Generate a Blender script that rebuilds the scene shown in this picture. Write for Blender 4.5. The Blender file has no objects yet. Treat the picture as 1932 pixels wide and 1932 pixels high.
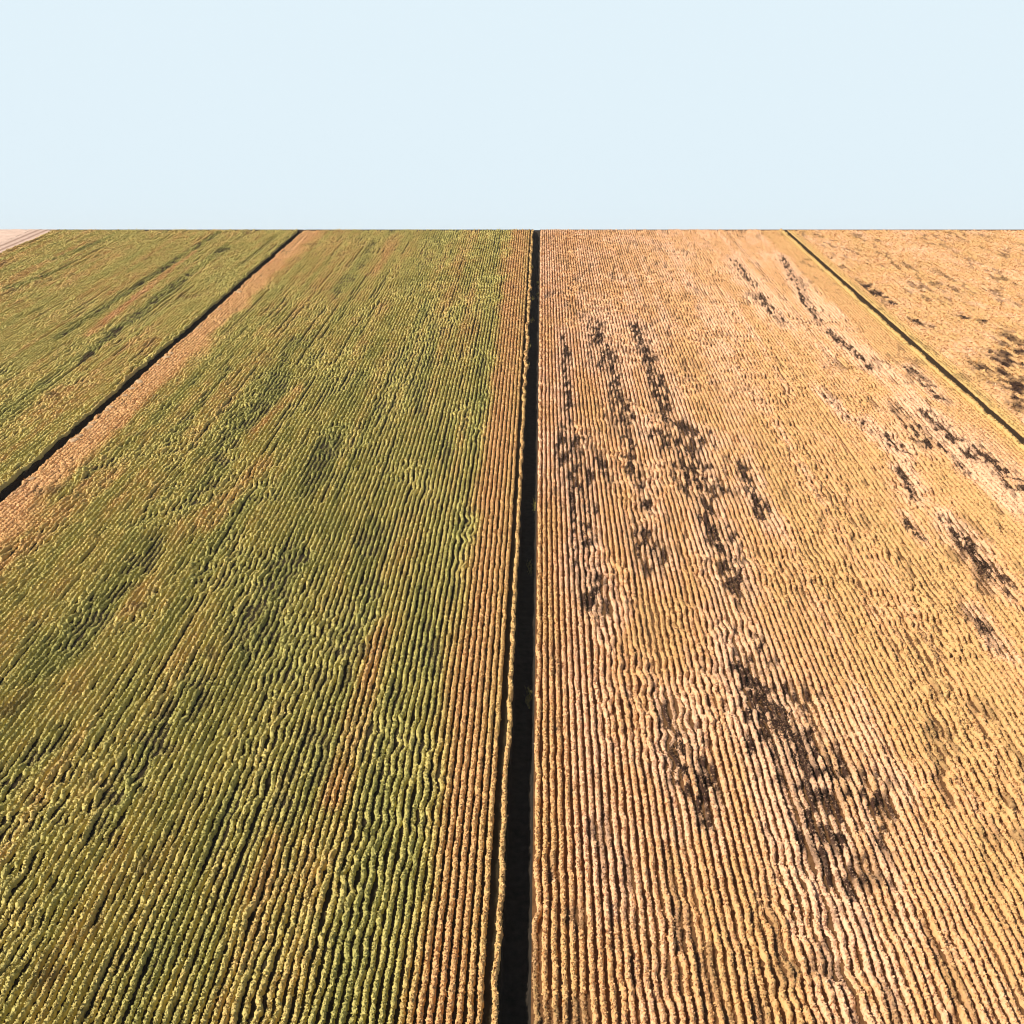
import bpy, math
import numpy as np
from mathutils import Matrix, Vector

# ------------------------------------------------------------------ setting constants
TH = math.radians(11.0)          # the fields climb this hillside
F = 2000.0 / 1932.0              # focal length in picture widths
PITCH = math.atan(936 / 2000)    # camera pitch against the field's plane
YAW = math.atan(0.02627)         # camera heading, left of the rows
HGT = 46.9                       # camera height above the field's plane
KX = HGT / math.cos(PITCH)
S_END = 259.3

scene = bpy.context.scene
col = scene.collection
R_F = Matrix.Rotation(TH, 4, 'X')

# ------------------------------------------------------------------ camera
cam_d = bpy.data.cameras.new('camera')
cam = bpy.data.objects.new('camera', cam_d)
col.objects.link(cam)
cam_d.sensor_width = 36.0
cam_d.lens = 36.0 * F
cam_d.clip_start = 0.5
cam_d.clip_end = 20000
cam.matrix_world = (R_F @ Matrix.Translation((-0.577, 0, HGT)) @ Matrix.Rotation(YAW, 4, 'Z')
                    @ Matrix.Rotation(math.pi / 2 - PITCH, 4, 'X'))
scene.camera = cam

# ------------------------------------------------------------------ sky, sun, exposure
SUN_EL = math.radians(40)
SUN_DIR = Vector((-math.cos(SUN_EL) * math.cos(math.radians(30)),
                  -math.cos(SUN_EL) * math.sin(math.radians(30)), math.sin(SUN_EL)))
world = bpy.data.worlds.new('World')
scene.world = world
world.use_nodes = True
wt = world.node_tree
wt.nodes.clear()
w_out = wt.nodes.new('ShaderNodeOutputWorld')
w_bg = wt.nodes.new('ShaderNodeBackground')
w_sky = wt.nodes.new('ShaderNodeTexSky')
w_sky.sky_type = 'NISHITA'
w_sky.sun_disc = False
w_sky.sun_elevation = SUN_EL
w_sky.sun_rotation = math.atan2(SUN_DIR.x, SUN_DIR.y)
w_sky.air_density = 1.0
w_sky.dust_density = 1.0
w_bg.inputs['Strength'].default_value = 0.05
# pale even haze low over the horizon, the clear sky above it
w_geo = wt.nodes.new('ShaderNodeTexCoord')
w_sep = wt.nodes.new('ShaderNodeSeparateXYZ')
w_map = wt.nodes.new('ShaderNodeMapRange')
w_map.interpolation_type = 'SMOOTHSTEP'
w_map.inputs['From Min'].default_value = 0.21
w_map.inputs['From Max'].default_value = 0.32
w_map.inputs['To Min'].default_value = 1.0
w_map.inputs['To Max'].default_value = 0.0
w_mix = wt.nodes.new('ShaderNodeMix')
w_mix.data_type = 'RGBA'
HAZE = (11.4, 13.35, 14.45, 1)
w_mix.inputs[7].default_value = HAZE
wt.links.new(w_geo.outputs['Generated'], w_sep.inputs[0])
wt.links.new(w_sep.outputs['Z'], w_map.inputs['Value'])
wt.links.new(w_map.outputs[0], w_mix.inputs[0])
wt.links.new(w_sky.outputs[0], w_mix.inputs[6])
wt.links.new(w_mix.outputs[2], w_bg.inputs['Color'])
wt.links.new(w_bg.outputs[0], w_out.inputs['Surface'])

sun_d = bpy.data.lights.new('sun', 'SUN')
sun_d.energy = 5.0
sun_d.angle = math.radians(0.5)
sun_d.color = (1.0, 0.92, 0.80)
sun = bpy.data.objects.new('sun', sun_d)
col.objects.link(sun)
sun.rotation_euler = SUN_DIR.to_track_quat('Z', 'Y').to_euler()

scene.view_settings.view_transform = 'Standard'
scene.view_settings.look = 'None'
scene.view_settings.exposure = 0.42
scene.cycles.filter_width = 1.1
scene.view_settings.gamma = 1.0

# ------------------------------------------------------------------ helpers
rng = np.random.default_rng(7)


def field_xy(px, py):
    """a spot in the photograph (1932 px wide) -> metres across and along the fields"""
    X = (px - 1024.0) / (py - 30.0) * KX
    depth = 2000.0 * HGT / ((py - 30.0) * math.cos(PITCH))
    s = (depth - HGT * math.sin(PITCH)) / math.cos(PITCH)
    return X, s + X * math.tan(YAW)


def smooth(a, b, x):
    t = np.clip((x - a) / (b - a), 0, 1)
    return t * t * (3 - 2 * t)


def _hash(ix, iy, seed):
    h = (ix.astype(np.int64) * 374761393 + iy.astype(np.int64) * 668265263 + seed * 974711) & 0xFFFFFFFF
    h = ((h ^ (h >> 13)) * 1274126177) & 0xFFFFFFFF
    h = (h ^ (h >> 16)) & 0xFFFF
    return h / 65535.0


def vnoise(x, y, seed=0):
    x = np.asarray(x, float)
    y = np.asarray(y, float)
    x, y = np.broadcast_arrays(x, y)
    ix = np.floor(x)
    iy = np.floor(y)
    fx = x - ix
    fy = y - iy
    fx = fx * fx * (3 - 2 * fx)
    fy = fy * fy * (3 - 2 * fy)
    a = _hash(ix, iy, seed)
    b = _hash(ix + 1, iy, seed)
    c = _hash(ix, iy + 1, seed)
    d = _hash(ix + 1, iy + 1, seed)
    return a + (b - a) * fx + (c - a) * fy + (a - b - c + d) * fx * fy


def fbm(x, y, seed=0, n=3):
    v = 0
    w = 0
    for k in range(n):
        v = v + vnoise(x * 2 ** k, y * 2 ** k, seed + k) * 0.5 ** k
        w += 0.5 ** k
    return v / w


def make_mesh(name, verts, quads, attrs=None, smooth_shade=False):
    me = bpy.data.meshes.new(name)
    verts = np.asarray(verts, np.float32)
    quads = np.asarray(quads, np.int32)
    k = quads.shape[1]
    me.vertices.add(len(verts))
    me.vertices.foreach_set('co', verts.ravel())
    me.loops.add(quads.size)
    me.loops.foreach_set('vertex_index', quads.ravel())
    me.polygons.add(len(quads))
    me.polygons.foreach_set('loop_start', np.arange(0, quads.size, k, dtype=np.int32))
    if smooth_shade:
        me.polygons.foreach_set('use_smooth', np.ones(len(quads), bool))
    for an, av in (attrs or {}).items():
        a = me.attributes.new(an, 'FLOAT', 'POINT')
        a.data.foreach_set('value', np.asarray(av, np.float32))
    me.update(calc_edges=True)
    return me


def place(name, me, mat, X=0.0, s=0.0, h=0.0, label=None, cat=None, group=None, kind=None, spin=0.0):
    o = bpy.data.objects.new(name, me)
    if mat and not me.materials:
        me.materials.append(mat)
    o.matrix_world = R_F @ Matrix.Translation((X, s, h)) @ Matrix.Rotation(spin, 4, 'Z')
    col.objects.link(o)
    if label:
        o['label'] = label
    if cat:
        o['category'] = cat
    if group:
        o['group'] = group
    if kind:
        o['kind'] = kind
    return o


def grid_quads(nu, nv):
    i = np.arange((nu - 1) * nv).reshape(nu - 1, nv)[:, :-1]
    return np.stack([i, i + nv, i + nv + 1, i + 1], -1).reshape(-1, 4)


# ------------------------------------------------------------------ materials
class Mat:
    def __init__(self, name, rough=0.9):
        self.m = bpy.data.materials.new(name)
        self.m.use_nodes = True
        self.t = self.m.node_tree
        self.b = self.t.nodes['Principled BSDF']
        self.b.inputs['Roughness'].default_value = rough
        self.b.inputs['Specular IOR Level'].default_value = 0.15

    def n(self, kind, **kw):
        nd = self.t.nodes.new(kind)
        for k, v in kw.items():
            setattr(nd, k, v)
        return nd

    def link(self, a, b):
        self.t.links.new(a, b)

    def noise(self, scale, detail=3, vec=None, stretch=None):
        nz = self.n('ShaderNodeTexNoise')
        nz.inputs['Scale'].default_value = scale
        nz.inputs['Detail'].default_value = detail
        g = self.n('ShaderNodeNewGeometry')
        src = g.outputs['Position']
        if stretch:
            mp = self.n('ShaderNodeMapping')
            mp.inputs['Scale'].default_value = stretch
            self.link(src, mp.inputs['Vector'])
            src = mp.outputs[0]
        self.link(src, nz.inputs['Vector'])
        return nz.outputs['Fac']

    def ramp(self, fac, stops):
        r = self.n('ShaderNodeValToRGB')
        e = r.color_ramp.elements
        e[0].position, e[0].color = stops[0][0], (*stops[0][1], 1)
        e[1].position, e[1].color = stops[-1][0], (*stops[-1][1], 1)
        for p, c in stops[1:-1]:
            x = e.new(p)
            x.color = (*c, 1)
        self.link(fac, r.inputs[0])
        return r.outputs[0]

    def mix(self, fac, a, b, mode='MIX'):
        m = self.n('ShaderNodeMix', data_type='RGBA', blend_type=mode)
        for sock, v in ((m.inputs[0], fac), (m.inputs[6], a), (m.inputs[7], b)):
            if isinstance(v, (int, float)):
                sock.default_value = v
            elif isinstance(v, tuple):
                sock.default_value = (*v, 1)
            else:
                self.link(v, sock)
        return m.outputs[2]

    def attr(self, name):
        a = self.n('ShaderNodeAttribute', attribute_name=name)
        return a.outputs['Fac']

    def math(self, op, a, b=0.0, clamp=False):
        m = self.n('ShaderNodeMath', operation=op, use_clamp=clamp)
        for sock, v in ((m.inputs[0], a), (m.inputs[1], b)):
            if isinstance(v, (int, float)):
                sock.default_value = v
            else:
                self.link(v, sock)
        return m.outputs[0]

    def out(self, c):
        self.link(c, self.b.inputs['Base Color'])
        return self.m


def crop_material():
    m = Mat('crop_leaves', 0.75)
    n1 = m.noise(5.0, 4)
    ripe = m.math('ADD', m.attr('ripe'), m.math('MULTIPLY', m.math('SUBTRACT', n1, 0.5), 0.22), True)
    c = m.ramp(ripe, [(0.0, (0.24, 0.225, 0.066)), (0.22, (0.40, 0.36, 0.110)), (0.42, (0.52, 0.425, 0.140)),
                      (0.62, (0.56, 0.365, 0.138)), (0.82, (0.62, 0.355, 0.158)), (1.0, (0.74, 0.47, 0.295))])
    c = m.mix(m.attr('wither'), c, (0.048, 0.022, 0.013))
    return m.out(c)


CROP = crop_material()


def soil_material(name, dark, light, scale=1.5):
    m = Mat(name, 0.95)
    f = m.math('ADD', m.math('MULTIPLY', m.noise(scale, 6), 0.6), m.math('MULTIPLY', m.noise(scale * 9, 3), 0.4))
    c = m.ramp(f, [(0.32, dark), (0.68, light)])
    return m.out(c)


def ground_material():
    m = Mat('field_soil', 0.95)
    g = m.n('ShaderNodeNewGeometry')
    sp = m.n('ShaderNodeSeparateXYZ')
    m.link(g.outputs['Position'], sp.inputs[0])
    f = m.math('ADD', m.math('MULTIPLY', m.noise(1.5, 6), 0.6), m.math('MULTIPLY', m.noise(14, 3), 0.4))
    left = m.ramp(f, [(0.32, (0.014, 0.010, 0.004)), (0.7, (0.040, 0.028, 0.012))])
    right = m.ramp(f, [(0.32, (0.075, 0.035, 0.013)), (0.7, (0.20, 0.10, 0.040))])
    side = m.math('GREATER_THAN', sp.outputs['X'], -1.4)
    return m.out(m.mix(side, left, right))


# ------------------------------------------------------------------ ground with its cuttings
# cuttings run the length of the slope: (left rim, left foot, right foot, right rim, depth)
CUTS = [(-58.68, -58.45, -57.85, -57.62, 0.8), (-2.26, -2.10, -0.78, -0.62, 1.35), (57.72, 57.9, 58.72, 58.92, 0.9)]


def crest(X):
    return S_END + X * math.tan(YAW)


S_LINES = [-900, -400, -160, -90, 0, 30, 60, 100, 140, 180, 220, 245]


def slope_h(s, X):
    """drop of the land away from the slope's plane, below its foot and beyond its crest"""
    e = s - crest(X) - 1.0
    back = np.where(e > 0, -(np.sqrt(e * e + 36) - 6) * 0.34, 0)
    f = -90 - s
    front = np.where(f > 0, f * 0.19, 0)
    return back + front


def densex(a, b, step=20):
    n = max(2, int(abs(b - a) / step) + 1)
    return np.linspace(a, b, n)


SOIL = ground_material()
# the ground sheet is one object with slots where the three cuttings run
gv, gq, off = [], [], 0
spans = [(-900, -300), (-300, CUTS[0][0]), (CUTS[0][3], CUTS[1][0]), (CUTS[1][3], CUTS[2][0]), (CUTS[2][3], 300), (300, 900)]
tail = [-0.5, 1.0, 2.0, 3.5, 6, 10, 18, 35, 80, 250, 900]
for a, b in spans:
    xs = densex(a, b, 20 if b - a < 500 else 200)
    rows = [np.stack([xs, np.full_like(xs, s)], -1) for s in S_LINES] + [np.stack([xs, crest(xs) + t], -1) for t in tail]
    P = np.concatenate(rows)
    gv.append(np.column_stack([P, slope_h(P[:, 1], P[:, 0])]))
    gq.append(grid_quads(len(rows), len(xs))[:, ::-1] + off)
    off += len(P)
ground = place('ground', make_mesh('ground', np.concatenate(gv), np.concatenate(gq)), SOIL, kind='structure')

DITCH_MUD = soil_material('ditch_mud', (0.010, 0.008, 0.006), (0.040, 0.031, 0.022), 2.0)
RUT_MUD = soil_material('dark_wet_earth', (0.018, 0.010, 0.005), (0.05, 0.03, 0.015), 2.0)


def cutting(c, name, mat, rough):
    l, lf, rf, r, d = c
    ss = np.concatenate([[-900, -400, -160, -90, -30, 20], np.arange(30, 262, 0.8)])
    end = crest((l + r) / 2)
    ss = np.concatenate([ss[ss < end - 1.2], [end - 0.6, end + 1.0, end + 2.0, end + 10, end + 80, end + 900]])
    us = np.array([l, l + 0.25 * (lf - l), lf, lf + 0.35 * (rf - lf), lf + 0.7 * (rf - lf), rf, rf + 0.75 * (r - rf), r])
    dz = np.array([0, 0.45, 0.93, 1.0, 1.0, 0.93, 0.45, 0]) * -d
    open_ = np.where((ss > -90) & (ss < end - 0.9), 1.0, 0.0)
    U, S = np.meshgrid(us, ss)
    Z = open_[:, None] * dz[None, :]
    jit = (rng.random(U.shape) - 0.5) * rough * open_[:, None]
    jit[:, [0, -1]] = 0
    U = U + jit
    Z = Z + (rng.random(U.shape) - 0.5) * rough * open_[:, None] * (dz[None, :] < 0)
    Z = Z + slope_h(S, U)
    V = np.stack([U, S, Z], -1).reshape(-1, 3)
    q = grid_quads(len(ss), len(us))[:, ::-1]
    return place(name, make_mesh(name, V, q), mat, kind='structure')


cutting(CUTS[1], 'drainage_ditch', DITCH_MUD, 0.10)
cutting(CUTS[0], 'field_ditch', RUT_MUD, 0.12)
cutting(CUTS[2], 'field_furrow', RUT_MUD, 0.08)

# ------------------------------------------------------------------ thin dusty air over the fields
hm = bpy.data.materials.new('dusty_air')
hm.use_nodes = True
hm.node_tree.nodes.clear()
ho = hm.node_tree.nodes.new('ShaderNodeOutputMaterial')
hv = hm.node_tree.nodes.new('ShaderNodeVolumePrincipled')
hv.inputs['Color'].default_value = (0.95, 0.90, 0.84, 1)
hv.inputs['Density'].default_value = 0.00012
hm.node_tree.links.new(hv.outputs[0], ho.inputs['Volume'])
bx = np.array([[x, y, z] for x in (-960, 960) for y in (-960, 1260) for z in (-130, 66)], float)
hz = bpy.data.objects.new('haze', make_mesh('haze', bx, [[0, 1, 3, 2], [4, 6, 7, 5], [0, 4, 5, 1], [2, 3, 7, 6], [0, 2, 6, 4], [1, 5, 7, 3]]))
hz.data.materials.append(hm)
col.objects.link(hz)
hz['kind'] = 'stuff'
hz['label'] = 'thin pale dusty air over the fields'

# ------------------------------------------------------------------ what grows where
def P2(pts):
    return [field_xy(*p) for p in pts]


# dark withered streaks and patches of the golden field: photo positions, width in photo px, label
PATCHES = [
    ([(1130, 622), (1152, 690)], 26, 'dark withered streak starting the second column right of the ditch, its broad upper end'),
    ([(1158, 700), (1186, 835)], 18, 'thin dark streak running down between two rows to a small dark knot'),
    ([(1203, 622), (1228, 690)], 18, 'short dark withered streak, uppermost of the third column right of the ditch'),
    ([(1236, 700), (1258, 795)], 20, 'thin dark streak leading down into the crossing of dark patches'),
    ([(1225, 822), (1258, 826)], 20, 'small dark flat patch at the left end of the dark crossing'),
    ([(1268, 800), (1318, 826)], 26, 'ragged dark patch at the right end of the dark crossing'),
    ([(1280, 850), (1322, 925)], 44, 'broad black-brown patch of collapsed crop below the dark crossing'),
    ([(1318, 945), (1352, 1015)], 24, 'dark streak of thin crop trailing below the broad black-brown patch'),
    ([(1360, 1020), (1392, 1100)], 30, 'dark patch ending the long streak, with upright dark stalks'),
    ([(1398, 885), (1440, 975)], 22, 'lone narrow dark streak right of the broad black-brown patch'),
    ([(1068, 640), (1074, 800)], 9, 'very thin dark line along the fourth row right of the ditch'),
    ([(1080, 850), (1092, 890)], 34, 'black patch nearest the ditch, top of its long broken column'),
    ([(1078, 895), (1086, 985)], 9, 'narrow black slit under the black patch nearest the ditch'),
    ([(1100, 920), (1112, 985)], 22, 'dark clump in the column nearest the ditch, right of the narrow slit'),
    ([(1084, 1010), (1090, 1095)], 10, 'narrow dark slit low in the column nearest the ditch'),
    ([(1105, 1085), (1124, 1125)], 34, 'dark clump that ends the column nearest the ditch'),
    ([(1064, 800), (1076, 850)], 12, 'thin dark trail joining the very thin line to the black patch nearest the ditch'),
    ([(1098, 985), (1108, 1085)], 16, 'patchy dark strip with pale stalks low in the column nearest the ditch'),
    ([(1125, 870), (1150, 905)], 16, 'little brown patch right of the black patch nearest the ditch'),
    ([(1190, 870), (1212, 925)], 14, 'faint brown streak halfway between the two dark columns'),
    ([(1214, 950), (1222, 965)], 16, 'tiny dark spot above the dark tuft between the two columns'),
    ([(1205, 1000), (1232, 1055)], 26, 'dark tuft of bent stalks between the two dark columns'),
    ([(1422, 1282), (1455, 1340)], 56, 'upper brown part of the large dark patch low in the golden field'),
    ([(1452, 1340), (1500, 1420)], 72, 'middle of the large dark patch low in the golden field'),
    ([(1495, 1410), (1560, 1500)], 96, 'largest blackened patch, low in the golden field'),
    ([(1285, 1390), (1318, 1480)], 44, 'dark ragged patch left of the largest blackened patch'),
    ([(1590, 1470), (1610, 1510)], 24, 'small dark patch touching the right side of the largest blackened patch'),
    ([(1385, 495), (1420, 540)], 14, 'thin dark streak far up the golden field'),
    ([(1430, 560), (1475, 612)], 16, 'dark broken streak below the far thin one'),
    ([(1478, 490), (1540, 605)], 13, 'long thin dark line near the far yellow verge'),
    ([(1565, 630), (1640, 692)], 18, 'dark streak beside the yellow verge, upper of the two'),
    ([(1545, 740), (1600, 790)], 10, 'faint dark scratch in the middle of the golden field'),
    ([(1640, 810), (1688, 842)], 22, 'dark clump left of its twin below the yellow verge'),
    ([(1690, 770), (1752, 842)], 24, 'dark clump right of its twin below the yellow verge'),
    ([(1755, 790), (1830, 860)], 26, 'speckled dark band along the yellow verge, its upper half'),
    ([(1840, 850), (1925, 925)], 38, 'speckled dark band along the yellow verge, its lower half'),
    ([(1780, 850), (1815, 885)], 16, 'small dark patch under the speckled band'),
    ([(1700, 890), (1730, 945)], 16, 'dark brown fleck at the top of the right diagonal streak'),
    ([(1800, 1005), (1880, 1095)], 30, 'dark diagonal streak at the right of the golden field'),
    ([(1705, 980), (1738, 1020)], 14, 'small dark fleck left of the right diagonal streak'),
    ([(1845, 1165), (1880, 1215)], 20, 'brown clump low at the right side of the golden field'),
    ([(1720, 700), (1770, 750)], 14, 'dark short mark just left of the yellow verge'),
]
PSEG = []
for pts, w, lab in PATCHES:
    (xa, sa), (xb, sb) = P2(pts)
    ym = (pts[0][1] + pts[1][1]) / 2
    PSEG.append((xa, sa, xb, sb, w * 0.5 * KX / (ym - 30) * (1.2 if xa > 22 else 1.6), lab))

# dark stretches of the green field: gap shade and dark green put into the colour
GREEN_DARK = [([(470, 790), (380, 940)], 45), ([(615, 850), (590, 920)], 40), ([(700, 1010), (680, 1080)], 45),
              ([(690, 1130), (640, 1290)], 60), ([(855, 800), (845, 880)], 18), ([(911, 670), (906, 712)], 9),
              ([(600, 1420), (560, 1500)], 60), ([(350, 1330), (250, 1470)], 90), ([(800, 1130), (830, 1330)], 36),
              ([(560, 640), (480, 800)], 24), ([(270, 1060), (120, 1230)], 70), ([(90, 1420), (0, 1500)], 60),
              ([(540, 1080), (480, 1200)], 70), ([(705, 460), (640, 560)], 16), ([(820, 620), (790, 800)], 18),
              ([(430, 700), (330, 830)], 16),
              ([(410, 442), (300, 515)], 10), ([(285, 525), (112, 639)], 8), ([(425, 469), (345, 530)], 12), ([(330, 540), (250, 605)], 14),
              ([(240, 610), (160, 679)], 9), ([(185, 459), (107, 489)], 9), ([(120, 509), (25, 544)], 10), ([(190, 590), (182, 597)], 14),
              ([(693, 489), (638, 547)], 16), ([(595, 629), (578, 654)], 16), ([(545, 712), (503, 779)], 20), ([(250, 830), (170, 900)], 10)]
GSEG = []
for pts, w in GREEN_DARK:
    (xa, sa), (xb, sb) = P2(pts)
    w = w * (1.7 if xa < -58 else 1.15)
    GSEG.append((xa, sa, xb, sb, w * 0.5 * KX / ((pts[0][1] + pts[1][1]) / 2 - 30)))
GREEN_RIPE = [([(745, 450), (700, 510)], 36), ([(500, 880), (400, 980)], 50), ([(720, 1200), (640, 1490)], 44),
              ([(200, 900), (0, 1060)], 70), ([(560, 740), (430, 860)], 30), ([(330, 700), (220, 800)], 40), ([(362, 479), (175, 629)], 18)]
RSEG = []
for pts, w in GREEN_RIPE:
    (xa, sa), (xb, sb) = P2(pts)
    RSEG.append((xa, sa, xb, sb, w * 0.5 * KX / ((pts[0][1] + pts[1][1]) / 2 - 30)))


def seg_field(segs, X, S, k=2.5):
    best = np.full(S.shape, 9.0)
    X = np.broadcast_to(X, S.shape)
    for sg in segs:
        xa, sa, xb, sb, hw = sg[:5]
        if np.min(np.abs(X - (xa + xb) / 2)) > abs(xb - xa) / 2 + hw * 3:
            continue
        dx, ds = xb - xa, sb - sa
        L = dx * dx + ds * ds + 1e-9
        t = np.clip(((X - xa) * dx + (S - sa) * ds) / L, 0, 1)
        d = np.hypot((X - xa - t * dx) / hw, (S - sa - t * ds) / (hw * k))
        best = np.minimum(best, d)
    return best


def grow(X, S):
    """ripeness, wither, height, width, disorder of the crop at X, S"""
    X = np.broadcast_to(np.asarray(X, float), S.shape)
    streak = fbm(X / 2.6, S / 45, 3)
    patchy = fbm(X / 3.5, S / 8, 11, 4)
    fine = vnoise(X / 0.8, S / 1.3, 21)
    order = smooth(0.42, 0.66, fbm(X / 5 + 40, S / 11, 31, 3))     # 1 = tangled, rows run together
    left = X < -1.4
    outer = X < -58
    # the green fields
    band = vnoise(X / 1.1, S / 55, 301)
    ripe = 0.35 + 0.34 * (streak - 0.5) + 0.20 * (band - 0.5) + 0.27 * (patchy - 0.5) + 0.14 * (fine - 0.5)
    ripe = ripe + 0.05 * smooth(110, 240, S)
    gd = seg_field(GSEG, X, S, 3.0) + 1.0 * (patchy - 0.5)
    gdm = 1 - smooth(0.6, 1.3, gd)
    ripe = np.clip(ripe, 0.02, 0.58) - (0.13 + 0.14 * outer) * gdm  # dark stretches: painted shade and deeper green lower the ripeness
    gr = 1 - smooth(0.5, 1.3, seg_field(RSEG, X, S, 3.0) + 0.9 * (patchy - 0.5))
    ripe = ripe + (0.19 + 0.12 * outer) * gr
    gold = smooth(-8.6, -5.8, X + 1.6 * (patchy - 0.5) + 0.8 * (band - 0.5)) * (1 - 0.18 * smooth(-4.6, -3.6, X + 1.0 * (fine - 0.5)))
    ripe = ripe * (1 - gold) + gold * (0.74 + 0.18 * (patchy - 0.5))
    verge = (1 - smooth(-55.0, -50.5, X + 5 * (patchy - 0.5))) * (X > -58)
    ripe = ripe * (1 - verge) + verge * (0.80 + 0.14 * (patchy - 0.5))
    ripe = np.where(outer, ripe + 0.06, ripe)
    wither_shade_l = (0.4 + 0.5 * outer) * gdm * smooth(0.5, 0.7, fine) + 0.4 * smooth(0.72, 0.80, patchy) * (fine > 0.5)  # shade of the dark stretches painted brown, plus random withering
    clump = 0.72 + 0.56 * fbm(X / 1.3, S / 3.5, 201, 2)
    clump = clump * (1 - 0.5 * smooth(0.62, 0.72, fbm(X / 0.9, S / 3.2, 211, 2)))
    h_l = 0.40 * clump * (1 - 0.7 * gdm * smooth(0.35, 0.6, fine)) * (0.8 + 0.4 * patchy)
    rid = np.round(X * 2)
    miss = smooth(0.74, 0.84, vnoise(rid * 1.7, S / 13, 311)) * smooth(0.42, 0.6, vnoise(X / 4, S / 30, 313))
    miss = np.maximum(miss, smooth(0.88, 0.95, vnoise(rid * 0.37, S / 45, 317)))
    h_l = h_l * (1 - 0.75 * miss)
    h_l = np.where(gold > 0.5, 0.44, h_l)
    h_l = h_l * (1 - 0.62 * verge)
    h_l = np.where(outer, h_l * (0.9 + 0.8 * (X > -60.2) * vnoise(X / 0.4, S / 1.7, 215)), h_l)
    # the golden field
    rr = 0.79 + 0.20 * (streak - 0.5) + 0.14 * (band - 0.5) + 0.26 * (patchy - 0.5) + 0.08 * (fine - 0.5)
    bottom_right = smooth(10, 34, X) * (1 - smooth(90, 130, S))
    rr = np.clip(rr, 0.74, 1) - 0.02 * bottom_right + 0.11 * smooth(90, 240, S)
    ver = smooth(51.8, 52.6, X)
    rr = rr * (1 - ver) + ver * (0.77 - 0.15 * (1 - smooth(1.0, 2.6, np.abs(X - 58.3))) + 0.08 * (streak - 0.5))
    big = fbm(X / 0.9, S / 3.2, 51, 3)
    d = seg_field(PSEG, X, S, 2.6) + 2.2 * (big - 0.5)
    dead = 1 - smooth(0.5, 1.5, d)
    rr = rr + 0.14 * (1 - smooth(1.2, 3.5, d))
    dead = dead * (1 - 0.75 * smooth(0.60, 0.74, vnoise(np.round(X * 2) * 1.31, S / 5, 53)))
    speck = smooth(0.62, 0.74, fbm(X / 0.7, S / 3.5, 61, 2)) * smooth(0.35, 0.6, fbm(X / 6, S / 14, 63, 2))
    hole = np.maximum(dead, speck * (1 - ver))
    wither_r = np.clip(dead * (0.1 + 1.2 * smooth(0.40, 0.62, vnoise(X / 0.42, S / 1.1, 23))) + 0.40 * speck, 0, 1)
    h_r = 0.40 * np.where(X < 4, 1.0, clump) * (0.8 + 0.4 * patchy) * (1 - 0.75 * hole * smooth(0.3, 0.6, fine))
    miss_r = smooth(0.80, 0.90, vnoise(rid * 0.53 + 7, S / 40, 331)) * (X > 4)
    h_r = h_r * (1 - 0.6 * miss_r * (1 - ver))
    h_r = h_r * (1 - 0.45 * ver) * (1 + 1.6 * (X > 57) * (X < 58))
    ripe = np.where(left, ripe, rr)
    wither = np.where(left, wither_shade_l, wither_r)
    h = np.where(left, h_l, h_r)
    order = np.where((gold > 0.5) & left, order * 0.15, order)
    order = np.where(~left & (X < 4), order * 0.2, order)
    order = np.where(ver > 0.5, 0.2, order)
    wid = np.where(left, 0.088, 0.098) + 0.014 * ((gold > 0.5) & left) + 0.015 * order + np.where(left, verge * 0.095, ver * 0.08)
    return np.clip(ripe, 0.02, 1), np.clip(wither, 0, 1), h, wid, order


def s_start(X):
    d = 2000.0 * abs(X) / 1350.0
    return max(29.0, (d - HGT * math.sin(PITCH)) / math.cos(PITCH))


PITCH_ROW = 0.5


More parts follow.
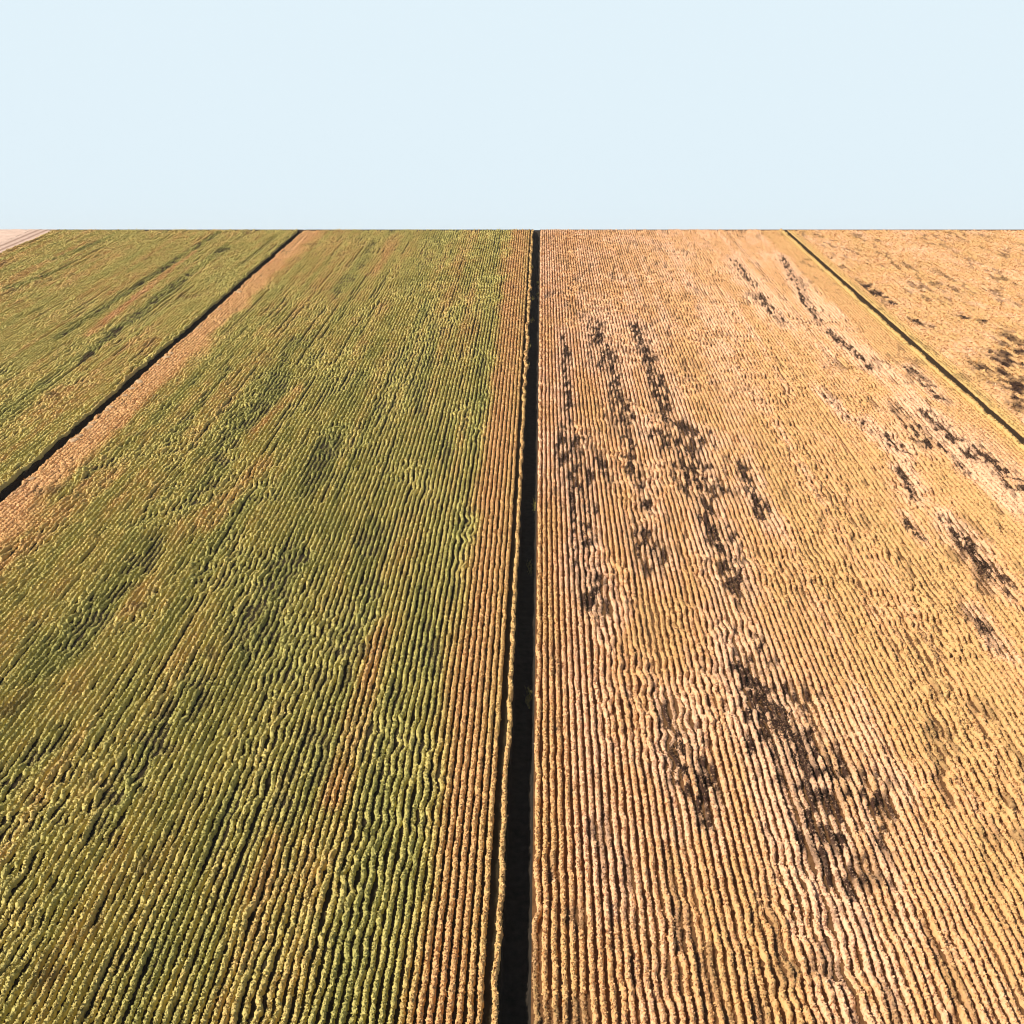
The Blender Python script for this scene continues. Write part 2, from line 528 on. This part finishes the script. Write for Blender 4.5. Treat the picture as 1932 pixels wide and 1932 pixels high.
def crop_row_mesh(X0, s0, s1, coarse=1.0, name='crop_row'):
    # sections along the row, closer together near the camera
    ss = [s0]
    while ss[-1] < s1:
        s = ss[-1]
        ss.append(s + coarse * (0.085 + 0.42 * (s / 261.0) ** 2))
    S = np.array(ss)
    n = len(S)
    ripe, wither, h, wid, order = grow(X0, S)
    wig = (fbm(X0 / 1.3, S / 1.6, 71, 2) - 0.5) * (0.10 + 0.42 * order) + (vnoise(X0 * 9.1, S / 0.55, 81) - 0.5) * (0.05 + 0.10 * order)
    if abs(X0 + 58.2) < 1.3:
        wig = wig + (fbm(S / 1.5, X0 + 0 * S, 401, 3) - 0.5) * 0.7
    if abs(X0 + 2.5) < 0.1 or abs(X0 + 0.34) < 0.1:
        wig = wig + (fbm(S / 1.2, X0 + 0 * S, 411, 3) - 0.5) * (0.35 + (0.45 if X0 < -2 else 0.15) * smooth(120, 150, S))
    lump = (0.72 + 0.56 * (0.45 * vnoise(X0 * 7.7, S / 0.22, 91) + 0.55 * vnoise(X0 * 6.1, S / 0.8, 93))) * (1 - (0.08 + 0.45 * order) * (vnoise(X0 * 5.3, S / 0.9, 95) < 0.20 + 0.2 * order))
    prof_x = np.array([-1.0, -0.95, 0.0, 0.95, 1.0])
    prof_z = np.array([-0.02, 0.86, 1.0, 0.86, -0.02])
    J = (rng.random((n, 5, 3)) - 0.5) * 1.25
    V = np.empty((n, 5, 3))
    V[:, :, 0] = wig[:, None] + prof_x * (wid * (0.8 + 0.4 * lump))[:, None] + J[:, :, 0] * 0.11
    V[:, :, 1] = (S - s0)[:, None] + J[:, :, 1] * 0.06
    V[:, :, 2] = prof_z * (h * lump)[:, None] + J[:, :, 2] * 0.13 * (prof_z > 0)
    V[:, [0, 4], 2] = -0.02
    rv = np.repeat(ripe, 5) + (rng.random(n * 5) - 0.5) * 0.10
    wv = np.repeat(wither, 5)
    q = grid_quads(n, 5)
    # leaves standing out of the canopy
    per = 5
    m = (n - 1) * per
    idx = np.repeat(np.arange(n - 1), per)
    t = rng.random(m)
    ls = S[idx] + t * (S[idx + 1] - S[idx])
    a = np.clip(rng.normal(size=m) * 0.65, -1.5, 1.5)
    hw = wid[idx] * 1.05
    hh = h[idx] * lump[idx]
    c = np.stack([wig[idx] + a * hw, ls - s0, hh * (1.02 - 0.30 * a * a) + (rng.random(m) - 0.4) * 0.14], -1)
    size = (0.038 + 0.060 * rng.random(m)) * (1 + 0.9 * (ls / 261) ** 1.5) * (0.6 + 0.4 * np.clip(hh / 0.25, 0, 1))
    nrm = rng.normal(size=(m, 3)) * (1.1 if X0 < -1.4 else 0.75) + np.array([0, 0, 0.8]) + np.stack([a * 0.9, 0 * a, 0 * a], -1)
    nrm /= np.linalg.norm(nrm, axis=1)[:, None]
    u = np.cross(nrm, rng.normal(size=(m, 3)))
    u /= np.linalg.norm(u, axis=1)[:, None]
    w = np.cross(nrm, u)
    u *= size[:, None] * 1.35
    w *= size[:, None] * 0.8
    L = np.stack([c - u, c - w, c + u, c + w], 1).reshape(-1, 3)
    lr = np.repeat(ripe[idx] + (rng.random(m) - 0.5) * 0.15, 4)
    lw = np.repeat(np.clip(wither[idx] * (0.4 + rng.random(m)), 0, 1), 4)
    lq = np.arange(m * 4).reshape(m, 4) + n * 5
    V = np.concatenate([V.reshape(-1, 3), L])
    q = np.concatenate([q[:, ::-1], lq])
    return make_mesh(name, V, q, {'ripe': np.clip(np.concatenate([rv, lr]), 0, 1), 'wither': np.concatenate([wv, lw])})


ORD = ['first', 'second', 'third', 'fourth', 'fifth', 'sixth', 'seventh', 'eighth', 'ninth', 'tenth', 'eleventh', 'twelfth']


def row(name, X, label, group, coarse=1.0):
    s0 = s_start(X)
    s1 = crest(X)
    if s1 - s0 < 4:
        return
    place(name, crop_row_mesh(X, s0, s1, coarse, name), CROP, X, s0, 0, label, 'crop row', group)


# rows left of the ditch
xs_left = np.concatenate([[-2.50], np.arange(-3.30, -57.5, -PITCH_ROW)])
for i, x in enumerate(xs_left):
    if i == 0:
        lab, grp = 'pale edge row of crop standing on the left rim of the black ditch', 'golden rows left of the ditch'
    elif i < 10:
        lab, grp = 'ripe golden crop row, %s row left of the black ditch' % ORD[i], 'golden rows left of the ditch'
    elif i < len(xs_left) - 10:
        lab, grp = 'yellow-green crop row in the large green field left of the ditch', 'green crop rows left of the ditch'
    else:
        k = len(xs_left) - 1 - i
        lab = 'low tan crop row, %s row right of the dark ditch in the green fields' % ORD[k]
        grp = 'tan rows beside the left field ditch'
    row('crop_row', float(x), lab, grp)
# rows beyond the left field ditch
xs_outer = np.arange(-58.95, -117.5, -PITCH_ROW)
for i, x in enumerate(xs_outer):
    if i < 6:
        lab = 'green crop row, %s row beyond the dark ditch at the far left' % ORD[i]
        grp = 'green rows on the far rim of the left ditch'
    else:
        lab, grp = 'faded green crop row in the upper left field between ditch and dirt road', 'crop rows of the upper left field'
    row('crop_row', float(x), lab, grp, 1.6)
# rows right of the ditch
xs_right = np.arange(-0.34, 57.6, PITCH_ROW)
for i, x in enumerate(xs_right):
    if i == 0:
        lab, grp = 'sunlit straw coloured edge row on the right rim of the black ditch', 'golden rows right of the ditch'
    elif i < 12:
        lab, grp = 'straw coloured crop row, %s row right of the black ditch' % ORD[i], 'golden rows right of the ditch'
    elif x < 52.3:
        lab, grp = 'golden tan crop row in the large ripe field right of the ditch', 'golden crop rows of the right field'
    else:
        k = len(xs_right) - 1 - i
        lab = 'low smooth yellow crop row, %s row left of the thin furrow on the right' % ORD[min(k, 11)]
        grp = 'smooth yellow rows left of the furrow'
    row('crop_row', float(x), lab, grp)
for i, x in enumerate(np.arange(59.2, 60.75, PITCH_ROW)):
    row('crop_row', float(x), 'low smooth yellow crop row, %s row right of the thin furrow on the right' % ORD[i],
        'smooth yellow rows right of the furrow', 1.3)

# ------------------------------------------------------------------ the trampled straw field at the far right
xs = np.arange(61.1, 128, 0.25)
ssv = []
s = 52.0
while s < 264.2:
    ssv.append(s)
    s += 0.35 + 0.45 * (s / 261)
ssv = np.array(ssv)
U, S = np.meshgrid(xs, ssv)
S2 = S - (1 - np.clip((S - 52) / 210, 0, 1)) * 0
lim = crest(U)
keep_s = np.minimum(S2, lim)
FAR_RIGHT = [(*P2([(1870, 700), (1932, 655)])[0], *P2([(1870, 700), (1932, 655)])[1], 2.6),
             (*P2([(1900, 690), (1932, 760)])[0], *P2([(1900, 690), (1932, 760)])[1], 1.8),
             (*P2([(1820, 600), (1850, 606)])[0], *P2([(1820, 600), (1850, 606)])[1], 1.0),
             (*P2([(1730, 610), (1760, 620)])[0], *P2([(1730, 610), (1760, 620)])[1], 0.8),
             (*P2([(1640, 545), (1680, 570)])[0], *P2([(1640, 545), (1680, 570)])[1], 1.2)]


def straw(X, S):
    pat = fbm(X / 3, S / 7, 111, 4)
    fine = vnoise(X / 0.9, S / 1.8, 121)
    ripe = 0.83 + 0.28 * (pat - 0.5) + 0.10 * (fine - 0.5)
    d = seg_field(FAR_RIGHT, X, S, 3.0) + 2.6 * (fbm(X / 1.0, S / 2.6, 131, 3) - 0.5)
    dead = 1 - smooth(0.4, 1.5, d)
    sp = smooth(0.56, 0.66, fbm(X / 0.9, S / 3.5, 141, 3)) * smooth(0.4, 0.65, vnoise(X / 5, S / 14, 143))
    return np.clip(ripe, 0, 1), np.clip(np.maximum(dead * smooth(0.3, 0.6, fine), 0.55 * sp), 0, 1), np.maximum(dead, sp)


r_, w_, hole_ = straw(U, keep_s)
Zs = 0.16 + 0.10 * np.cos(U * 2 * np.pi / 1.0) + 0.14 * vnoise(U / 0.7, keep_s / 1.0, 151) + 0.10 * (rng.random(U.shape) - 0.5) - 0.14 * hole_
Zs += slope_h(keep_s, U)
edge = (U == xs[0])
Zs = np.where(edge, 0.0, Zs)
Uj = U + (rng.random(U.shape) - 0.5) * 0.15
V = np.stack([Uj, keep_s, Zs], -1).reshape(-1, 3)
q = grid_quads(len(ssv), len(xs))[:, ::-1]
m = 90000
lx = 61 + 66 * rng.random(m)
lsv = 55 + 207 * rng.random(m)
lsv = np.minimum(lsv, crest(lx))
lr, lw, lh = straw(lx, lsv)
c = np.stack([lx, lsv, 0.22 + 0.14 * rng.random(m) - 0.12 * lh], -1)
size = 0.10 + 0.14 * rng.random(m)
nrm = rng.normal(size=(m, 3)) * 0.6 + np.array([0, 0, 0.8])
nrm /= np.linalg.norm(nrm, axis=1)[:, None]
u = np.cross(nrm, rng.normal(size=(m, 3)))
u /= np.linalg.norm(u, axis=1)[:, None]
w = np.cross(nrm, u)
L = np.stack([c - u * size[:, None] * 1.6, c - w * size[:, None] * .6, c + u * size[:, None] * 1.6, c + w * size[:, None] * .6], 1).reshape(-1, 3)
me = make_mesh('straw_field', np.concatenate([V, L]), np.concatenate([q, np.arange(m * 4).reshape(m, 4) + len(V)]),
               {'ripe': np.concatenate([r_.ravel(), np.repeat(np.clip(lr + 0.2 * (rng.random(m) - .5), 0, 1), 4)]),
                'wither': np.concatenate([w_.ravel(), np.repeat(lw, 4)])})
place('straw_field', me, CROP, label='flattened tan straw covering the field beyond the thin furrow at the right',
      cat='straw', kind='stuff')

# ------------------------------------------------------------------ dirt road and bare land in the upper left
ROAD = Mat('road_dirt', 0.95)
g = ROAD.n('ShaderNodeNewGeometry')
sp = ROAD.n('ShaderNodeSeparateXYZ')
ROAD.link(g.outputs['Position'], sp.inputs[0])
wob = ROAD.math('ADD', sp.outputs['X'], ROAD.math('MULTIPLY', ROAD.noise(0.4, 3), 0.5))
tr = None
for cx in (-119.6, -121.6):
    d = ROAD.math('ABSOLUTE', ROAD.math('SUBTRACT', wob, cx))
    k = ROAD.math('SUBTRACT', 1.0, ROAD.math('DIVIDE', d, 0.7), True)
    tr = k if tr is None else ROAD.math('MAXIMUM', tr, k)
f = ROAD.math('ADD', ROAD.math('MULTIPLY', ROAD.noise(1.2, 5), 0.6), ROAD.math('MULTIPLY', ROAD.noise(11, 3), 0.4))
base = ROAD.ramp(f, [(0.3, (0.42, 0.29, 0.22)), (0.7, (0.66, 0.49, 0.40))])
ROAD.out(ROAD.mix(ROAD.math('MULTIPLY', tr, 0.85), base, (0.20, 0.115, 0.085)))


def sheet(name, x0, x1, h, mat, bump=0.0, step=1.0):
    xs = np.arange(x0, x1 + 1e-6, step)
    ss = np.concatenate([[-80, 0, 60], np.arange(100, 255, 1.5)])
    U, S = np.meshgrid(xs, np.concatenate([ss, [0, 0, 0, 0]]))
    for k, t in enumerate((-0.5, 1.0, 3.5, 10)):
        S[len(ss) + k] = crest(xs) + t
    Z = h + bump * (rng.random(U.shape)) + slope_h(S, U)
    return place(name, make_mesh(name, np.stack([U, S, Z], -1).reshape(-1, 3), grid_quads(U.shape[0], len(xs))[:, ::-1]), mat, kind='structure')


sheet('dirt_road', -123.5, -118.0, 0.012, ROAD.m, 0.05, 0.5)
BARE = soil_material('bare_pale_earth', (0.46, 0.32, 0.25), (0.70, 0.52, 0.42), 0.8)
sheet('bare_field', -190.5, -123.5, 0.006, BARE, 0.10, 1.0)

# ------------------------------------------------------------------ dark weeds on the withered patches
WEED = Mat('withered_stalks', 0.9)
cw = WEED.ramp(WEED.noise(13, 3, stretch=(1.6, 0.5, 1.0)), [(0.40, (0.012, 0.006, 0.004)), (0.58, (0.045, 0.021, 0.012)), (0.67, (0.40, 0.22, 0.11))])
WEED = WEED.out(cw)


def blades(c, hgt, wid, lean=0.35):
    """thin upright pointed stalks: tapered two-quad strips"""
    m = len(c)
    a = rng.random(m) * 2 * np.pi
    side = np.stack([np.cos(a), np.sin(a), np.zeros(m)], -1) * wid[:, None]
    top = c + np.stack([rng.normal(size=m) * lean * hgt, rng.normal(size=m) * lean * hgt, hgt], -1)
    mid = (c + top) / 2 + np.stack([rng.normal(size=m) * 0.08 * hgt, rng.normal(size=m) * 0.08 * hgt, 0.08 * hgt], -1)
    V = np.stack([c - side, c + side, mid - side * 0.8, mid + side * 0.8, top - side * 0.2, top + side * 0.2], 1).reshape(-1, 3)
    b = (np.arange(m) * 6)[:, None]
    q = np.concatenate([b + np.array([[0, 1, 3, 2]]), b + np.array([[2, 3, 5, 4]])])
    return V, q


for xa, sa, xb, sb, hw, lab in PSEG:
    L = math.hypot(xb - xa, (sb - sa))
    m = int(np.clip(14 * (L + 3 * hw) * hw * 2, 80, 1300))
    t = 0.04 + 0.92 * rng.random(m)
    cx = xa + t * (xb - xa)
    cs = sa + t * (sb - sa)
    X = cx + np.clip(rng.normal(size=m), -1.6, 1.6) * hw * 0.45
    S = cs + np.clip(rng.normal(size=m), -1.6, 1.6) * hw * 0.9
    keep = fbm(X / 0.7, S / 2.0, 171, 3) > 0.48
    X, S = X[keep], S[keep]
    mx, ms = (xa + xb) / 2, (sa + sb) / 2
    c = np.stack([X - mx, S - ms, np.zeros(len(X))], -1)
    V, q = blades(c, 0.16 + 0.22 * rng.random(len(X)), 0.025 + 0.05 * rng.random(len(X)), 0.9)
    # the low litter of fallen stalks they stand in
    nu, nv = int(np.clip(L * 5, 24, 120)), 11
    tt, uu = np.meshgrid(np.linspace(-0.06, 1.06, nu), np.linspace(-1, 1, nv), indexing='ij')
    ws = (0.25 + 0.75 * fbm(np.linspace(-0.06, 1.06, nu) * L / 1.6, mx + 0 * np.linspace(0, 1, nu), 181, 2))[:, None]
    ws = ws * np.sqrt(np.clip(1 - (2 * (tt - 0.5) / 1.14) ** 2, 0.02, 1))
    drift = (fbm(tt * L / 2.2, mx + 0 * tt, 191, 2) - 0.5) * hw * 1.1
    gx = xa + tt * (xb - xa) + uu * hw * 0.66 * ws + drift - mx + rng.normal(size=tt.shape) * 0.05
    gs = sa + tt * (sb - sa) - ms + rng.normal(size=tt.shape) * 0.15
    gz = 0.012 + 0.13 * rng.random(tt.shape) ** 3
    gz[0] = gz[-1] = 0.012
    gz[:, 0] = gz[:, -1] = 0.012
    G = np.stack([gx, gs, gz], -1).reshape(-1, 3)
    gq = grid_quads(nu, nv)
    V2 = np.concatenate([G, V])
    q2 = np.concatenate([gq, q + len(G)])
    place('withered_patch', make_mesh('withered_patch', V2, q2), WEED, mx, ms, 0.0, lab, 'withered patch', 'dark withered patches in the golden field')

# ------------------------------------------------------------------ pale clods along the left field ditch
CLOD = soil_material('dry_clod', (0.36, 0.23, 0.12), (0.58, 0.40, 0.24), 4.0)


def clod_mesh():
    import bmesh
    bm = bmesh.new()
    bmesh.ops.create_icosphere(bm, subdivisions=2, radius=0.5)
    for v in bm.verts:
        k = 0.75 + 0.5 * float(vnoise(v.co.x * 3 + 9, v.co.y * 3 + v.co.z * 2, int(rng.integers(1000))))
        v.co *= k
        v.co.z *= 0.6
        if v.co.z < -0.1:
            v.co.z = -0.1
    me = bpy.data.meshes.new('soil_clod')
    bm.to_mesh(me)
    bm.free()
    return me


CLOD_PX = [(452, 552, 1.3), (413, 585, 1.1), (372, 620, .8), (318, 668, .9), (312, 676, 1.2), (300, 690, .7), (268, 722, 1.3), (258, 735, 1.0),
           (236, 748, .8), (213, 770, 1.0), (200, 776, .7), (186, 800, .8), (168, 808, 1.1), (158, 824, .9), (146, 832, 1.2), (60, 905, .7)]
CLOD_LABELS = ['pale soil clod uppermost on the right rim of the left ditch'] + ['pale soil clod on the right rim of the left ditch'] * 14 + \
              ['pale soil clod lowest on the right rim of the left ditch']
for (px, py, k), lab in zip(CLOD_PX, CLOD_LABELS):
    X, S = field_xy(px, py)
    o = place('soil_clod', clod_mesh(), CLOD, -57.1 + 0.3 * rng.random(), S, 0.12, lab, 'soil clod', 'pale clods on the left ditch rim', spin=rng.random() * 6)
    o.scale = (k * .9, k * 1.2, k * 0.7)

# ------------------------------------------------------------------ weeds in and beside the ditch
DRY = Mat('dry_weed', 0.85)
DRY = DRY.out(DRY.ramp(DRY.noise(6, 2), [(0.3, (0.13, 0.12, 0.035)), (0.7, (0.36, 0.30, 0.10))]))
WEEDS = [(1001, 935, -0.9, -1.25, 'yellowish weed tuft growing down in the black ditch'),
         (1011, 545, 0.0, -1.3, 'pale weed leaning over the far end of the black ditch'),
         (1014, 522, 0.0, -1.3, 'small weed in the black ditch near its far end'),
         (996, 600, -1.9, -0.5, 'bushy weed on the left bank of the ditch, in its upper half'),
         (993, 655, -2.2, -0.05, 'grassy weed overhanging the left rim of the ditch beside the green field'),
         (994, 690, -2.2, -0.1, 'short weed overhanging the left rim of the ditch below the grassy one'),
         (1004, 505, -2.2, -0.05, 'faint weed on the left rim at the far end of the ditch'),
         (986, 1050, -1.2, -1.25, 'dull weed tuft on the floor of the black ditch halfway down the field'),
         (985, 1290, -1.1, -1.25, 'dull weed tuft on the floor of the black ditch nearest the viewer'),
         (1003, 560, -1.9, -0.4, 'taller weed on the left bank near the far end of the ditch')]
for px, py, X, h, lab in WEEDS:
    _, S = field_xy(px, py)
    X = X if X else -1.0
    m = 70
    c = np.stack([rng.normal(size=m) * 0.11, rng.normal(size=m) * 0.7, np.zeros(m)], -1)
    V, q = blades(c, 0.12 + 0.28 * rng.random(m), 0.02 + 0.02 * rng.random(m), 0.4)
    place('weed_tuft', make_mesh('weed_tuft', V, q), DRY, X, S, h, lab, 'weed', 'weeds in the ditch')
